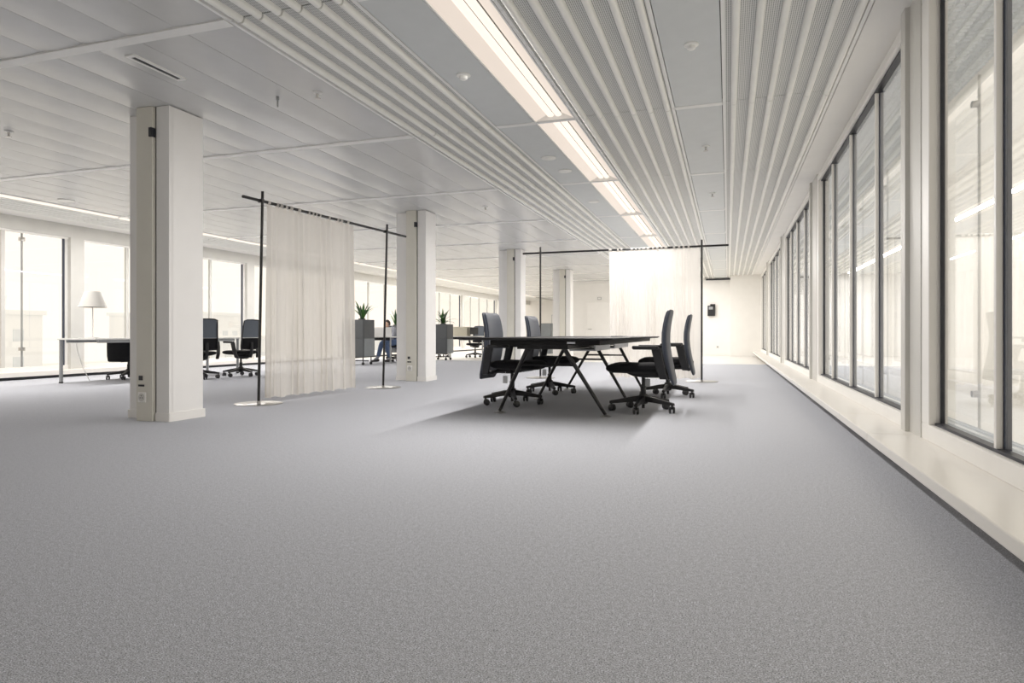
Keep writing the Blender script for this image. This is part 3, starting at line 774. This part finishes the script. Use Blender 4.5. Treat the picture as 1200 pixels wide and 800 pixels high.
plant(-7.92, 17.5, 1.05, .48, 20, 1.15, 9, 'leaf', 'green spreading plant on the cabinet right of the second column')
planter_cabinet(-9.70, 17.9, .55, .40, .20, 1.02, 'grey cabinet with a plant behind the seated person')
plant(-9.66, 17.85, 1.02, .50, 12, .7, 12, 'leaf', 'green plant left of the second column behind the seated person')

# ------------------------------------------------------------------ distant desks, seated person
def bench_desk(x0, x1, y0, y1, lab, screen=None):
    r = empty('bench_desk', ((x0+x1)/2, (y0+y1)/2, 0)); tag(r, lab, 'desk', 'distant bench desks')
    hx, hy = (x1-x0)/2, (y1-y0)/2
    MB().box(-hx, hx, -hy, hy, .675, .70).build('desktop', M['desktop'], r)
    for sx in (-1, 1):
        for sy in (-1, 1): MB().lathe([(.022, 0), (.022, .675)], 10, (sx*(hx-.05), sy*(hy-.05), 0)).build('leg', M['deskgrey'], r, True)
    MB().box(-hx+.05, hx-.05, -hy+.03, -hy+.06, .60, .674).build('rail', M['black'], r)
    if screen: MB().box(-hx+.02, hx-.02, -hy+.02, -hy+.05, .702, screen).build('screen_panel', M['white'], r)
bench_desk(-9.9, -8.25, 15.0, 15.8, 'white bench desk with a low screen in front of the seated person', .94)
bench_desk(-8.55, -7.0, 18.4, 19.3, 'pale bench desk on tube legs carrying a beige box')
bx = empty('storage_box', (-7.84, 18.7, .70)); tag(bx, 'beige storage box standing on the distant desk', 'box')
MB().box(-.24, .24, -.15, .15, 0, .26).build('box_body', M['beige'], bx, bevel=.006)
MB().box(-.25, .25, -.16, .16, .245, .285).build('box_lid', M['beige'], bx, bevel=.004)
mo = empty('monitor', (-7.44, 18.75, .70), R(75)); tag(mo, 'small black monitor on the distant desk beside the beige box', 'monitor')
MB().box(-.20, .20, -.012, .012, .05, .27).build('screen', M['black'], mo, bevel=.004)
MB().box(-.02, .02, .0, .03, .01, .15).build('stand', M['black'], mo)
MB().box(-.10, .10, -.07, .07, 0, .01).build('stand_base', M['black'], mo)

def person():
    r = empty('person', (-8.72, 16.15, 0), R(-118)); tag(r, 'seated person in blue jeans leaning forward behind the white desk screen', 'person')
    def skin(name, pts, edges, radii, m, root_i=0, parent=r):
        me = bpy.data.meshes.new(name); me.from_pydata(pts, edges, []); me.materials.append(m)
        o = bpy.data.objects.new(name, me); COL.objects.link(o); o.parent = parent
        md = o.modifiers.new('skin', 'SKIN'); md.use_smooth_shade = True
        for v, rad in zip(me.skin_vertices[0].data, radii): v.radius = (rad, rad)
        me.skin_vertices[0].data[root_i].use_root = True
        s = o.modifiers.new('sub', 'SUBSURF'); s.levels = 2; s.render_levels = 2
        return o
    # local frame: +x forward, y left, z up; body is one mesh
    P = [(0, 0, .53), (.05, 0, .66), (.13, 0, .80), (.20, 0, .90), (.25, 0, .955),        # pelvis, waist, chest, shoulders, neck
         (.02, .09, .52), (.42, .13, .52), (.30, .14, .10), (.42, .15, .05),               # left leg
         (.02, -.09, .52), (.40, -.12, .53), (.52, -.12, .12), (.64, -.13, .05),           # right leg
         (.18, .17, .88), (.28, .22, .68), (.46, .14, .745), (.54, .11, .745),             # left arm
         (.18, -.17, .88), (.28, -.22, .68), (.46, -.14, .745), (.54, -.11, .745)]
    E_ = [(0,1),(1,2),(2,3),(3,4),(0,5),(5,6),(6,7),(7,8),(0,9),(9,10),(10,11),(11,12),(3,13),(13,14),(14,15),(15,16),(3,17),(17,18),(18,19),(19,20)]
    rad = [.12, .115, .13, .10, .055, .09, .062, .045, .04, .09, .062, .045, .04, .058, .045, .034, .03, .058, .045, .034, .03]
    body = skin('body', P, E_, rad, M['shirt'])
    jp = [(0, 0, .53), (.02, .09, .52), (.20, .11, .525), (.42, .13, .52), (.36, .135, .30), (.305, .14, .12), (.02, -.09, .52), (.20, -.105, .53), (.40, -.12, .53), (.46, -.12, .32), (.515, -.12, .13)]
    skin('jeans', jp, [(0,1),(1,2),(2,3),(3,4),(4,5),(0,6),(6,7),(7,8),(8,9),(9,10)], [.135, .105, .092, .078, .066, .06, .105, .092, .078, .066, .06], M['jeans'])
    for (ax, ay) in ((.36, .145), (.58, -.125)):
        MB().loft([ring_se(.045*k, .040*h, 3, 14, lambda u, v, x=x, zc=zc: (ax+x, ay+u, zc+v)) for x, k, h, zc in ((-.09, .7, .8, .05), (-.04, .85, 1.1, .055), (.06, 1, .8, .04), (.13, .9, .6, .03), (.16, .4, .4, .026))]).build('shoe', M['shoe'], r, True)
    # head: skull, jaw, nose, ears as one lofted surface, hair cap
    hx, hz = .31, 1.035
    rings = []
    for k in range(13):
        t = -1+2*k/12; rr = max(.05, (1-t*t))**.5
        a = .083*rr*(1 if t > 0 else .90+.1*(1+t)); bb = .070*rr*(1 if t > 0 else .85+.15*(1+t))
        ring = []
        for i in range(20):
            an = 2*pi*i/20; ex = a*cos(an); ey = bb*sin(an)
            if i == 0 and -.25 < t < .15: ex += .018
            if i in (5, 15) and -.2 < t < .3: ey *= 1.14
            ring.append((hx+ex+.02*(1 if t < 0 else 0)*(-t), ey, hz+.112*t))
        rings.append(ring)
    hd = MB().loft(rings).build('head', M['skin'], r, True)
    for s in (-1, 1): MB().lathe([(.001, -.008), (.008, -.004), (.008, .004), (.001, .008)], 8, (hx+.072, s*.028, hz+.01), 'x').build('eye', M['shoe'], hd, True)
    MB().box(hx+.068, hx+.078, -.02, .02, hz-.062, hz-.055).build('mouth', M['hair'], hd)
    rings = []
    for k in range(9):
        t = -.35+1.35*k/8; rr = max(.03, 1-t*t)**.5
        rings.append([(hx-.012+.092*rr*cos(2*pi*i/18)*(1 if cos(2*pi*i/18) < .2 or t > .45 else .62), .079*rr*sin(2*pi*i/18), hz+.006+.118*t) for i in range(18)])
    MB().loft(rings).build('hair', M['hair'], r, True)
    # hands: palm and five short fingers
    for s in (-1, 1):
        h = MB(); bx0, by0, bz0 = .54, s*.11, .745
        h.loft([ring_se(w, .012, 3, 12, lambda u, v, x=x: (bx0+x, by0+u, bz0+v-.005)) for x, w in ((-.02, .024), (.02, .038), (.07, .040))])
        for i, (dy, l) in enumerate(((-.030, .055), (-.010, .070), (.010, .075), (.030, .065))):
            h.tube([(bx0+.06, by0+dy, bz0-.005), (bx0+.06+l*.55, by0+dy*1.1, bz0-.004), (bx0+.06+l, by0+dy*1.1, bz0-.016)], [.009, .0085, .006], 7)
        h.tube([(bx0+.01, by0-s*.03, bz0-.005), (bx0+.045, by0-s*.058, bz0-.008), (bx0+.075, by0-s*.062, bz0-.014)], [.010, .009, .006], 7)
        h.build('hand', M['skin'], r, True)
person()
c = copy_tree(tc0); c.location = (-8.70, 16.22, 0); c.rotation_euler = (0, 0, R(-118)); tag(c, 'black task chair on which the person in jeans sits', 'task chair', 'mesh-back task chairs')

# ------------------------------------------------------------------ far details
bx = empty('wall_box', (-.56, YF, 1.62)); tag(bx, 'black box mounted on the far wall right of the curtain pole', 'wall box')
MB().box(-.13, .13, -.12, 0, -.21, .16).build('box_body', M['black'], bx, bevel=.01)
MB().box(-.04, .13, -.13, 0, .165, .21).build('box_top', M['black'], bx)
MB().box(-.09, .05, -.127, -.121, .02, .12).build('display', M['deskgrey'], bx)
es = empty('wall_sign', (-4.62, YF, 2.11)); tag(es, 'tiny grey sign on the far wall above the door', 'sign')
MB().box(-.07, .07, -.02, 0, -.05, .05).build('sign_plate', M['deskgrey'], es)
MB().box(-.055, .055, -.023, -.0205, -.035, .035).build('sign_face', M['white'], es)
so = empty('wall_socket', (-.35, YF, .30)); tag(so, 'small wall socket low on the far wall beside the curtain pole', 'socket')
MB().box(-.04, .04, -.012, 0, -.04, .04).build('plate', M['postgrey'], so)
MB().lathe([(.022, -.014), (.022, -.0125)], 12, (0, 0, 0), 'y').build('outlet', M['deskgrey'], so)
cb = empty('low_cabinet', (-6.25, 22.9, 0)); tag(cb, 'dark grey cabinet with an open wire rack seen past the third column', 'cabinet')
MB().box(-.22, .22, -.2, .2, .06, 1.15).build('body', M['planter_light'], cb, bevel=.004)
MB().box(-.205, .205, -.215, -.2, .09, .60).build('door', M['planter_light'], cb, bevel=.003)
MB().box(-.205, .205, -.215, -.2, .62, 1.12).build('door', M['planter_light'], cb, bevel=.003)
MB().box(-.24, .55, -.24, .24, 0, .06).build('plinth', M['desktop'], cb)
for x in (.24, .42):
    for y in (-.19, .19): MB().tube([(x, y, .06), (x, y, 1.45)], .009, 6).build('rack_post', M['deskgrey'], cb)
for z in (.5, 1.0, 1.44): MB().box(.23, .43, -.2, .2, z, z+.012).build('rack_shelf', M['deskgrey'], cb)
pf = empty('picture_frame', (-9.6, YD, 1.55)); tag(pf, 'small grey framed picture on the deep end wall', 'picture')
MB().box(-.28, .28, -.03, 0, -.22, .22).build('frame', M['postgrey'], pf)
MB().box(-.25, .25, -.034, -.031, -.19, .19).build('print', M['picture'], pf)

# ------------------------------------------------------------------ hazy world outside
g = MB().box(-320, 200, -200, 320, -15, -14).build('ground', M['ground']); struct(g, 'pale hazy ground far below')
rnd = random.Random(4)
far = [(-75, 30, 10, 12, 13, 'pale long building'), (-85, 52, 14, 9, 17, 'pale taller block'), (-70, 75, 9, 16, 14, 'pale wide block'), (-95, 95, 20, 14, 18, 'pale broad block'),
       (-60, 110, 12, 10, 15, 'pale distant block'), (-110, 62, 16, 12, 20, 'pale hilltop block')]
hl = ['first', 'second', 'third', 'fourth', 'fifth', 'sixth']
for i, (x, y, wx, wy, h, nm) in enumerate(far):
    r = empty('building', (x, y, -14)); tag(r, f'hazy {nm} outside the left windows, {hl[i]} from the left', 'building', 'hazy buildings outside the left windows')
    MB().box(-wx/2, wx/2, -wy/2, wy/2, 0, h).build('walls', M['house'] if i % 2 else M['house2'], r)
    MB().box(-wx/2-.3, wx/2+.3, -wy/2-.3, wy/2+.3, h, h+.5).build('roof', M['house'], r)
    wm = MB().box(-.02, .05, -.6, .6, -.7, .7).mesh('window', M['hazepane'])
    nw = int(wy/2.4)
    for fz in range(int(h/3.2)):
        for j in range(nw): inst('window', wm, r, (wx/2, -wy/2+1.4+j*2.4, 1.8+3.2*fz))
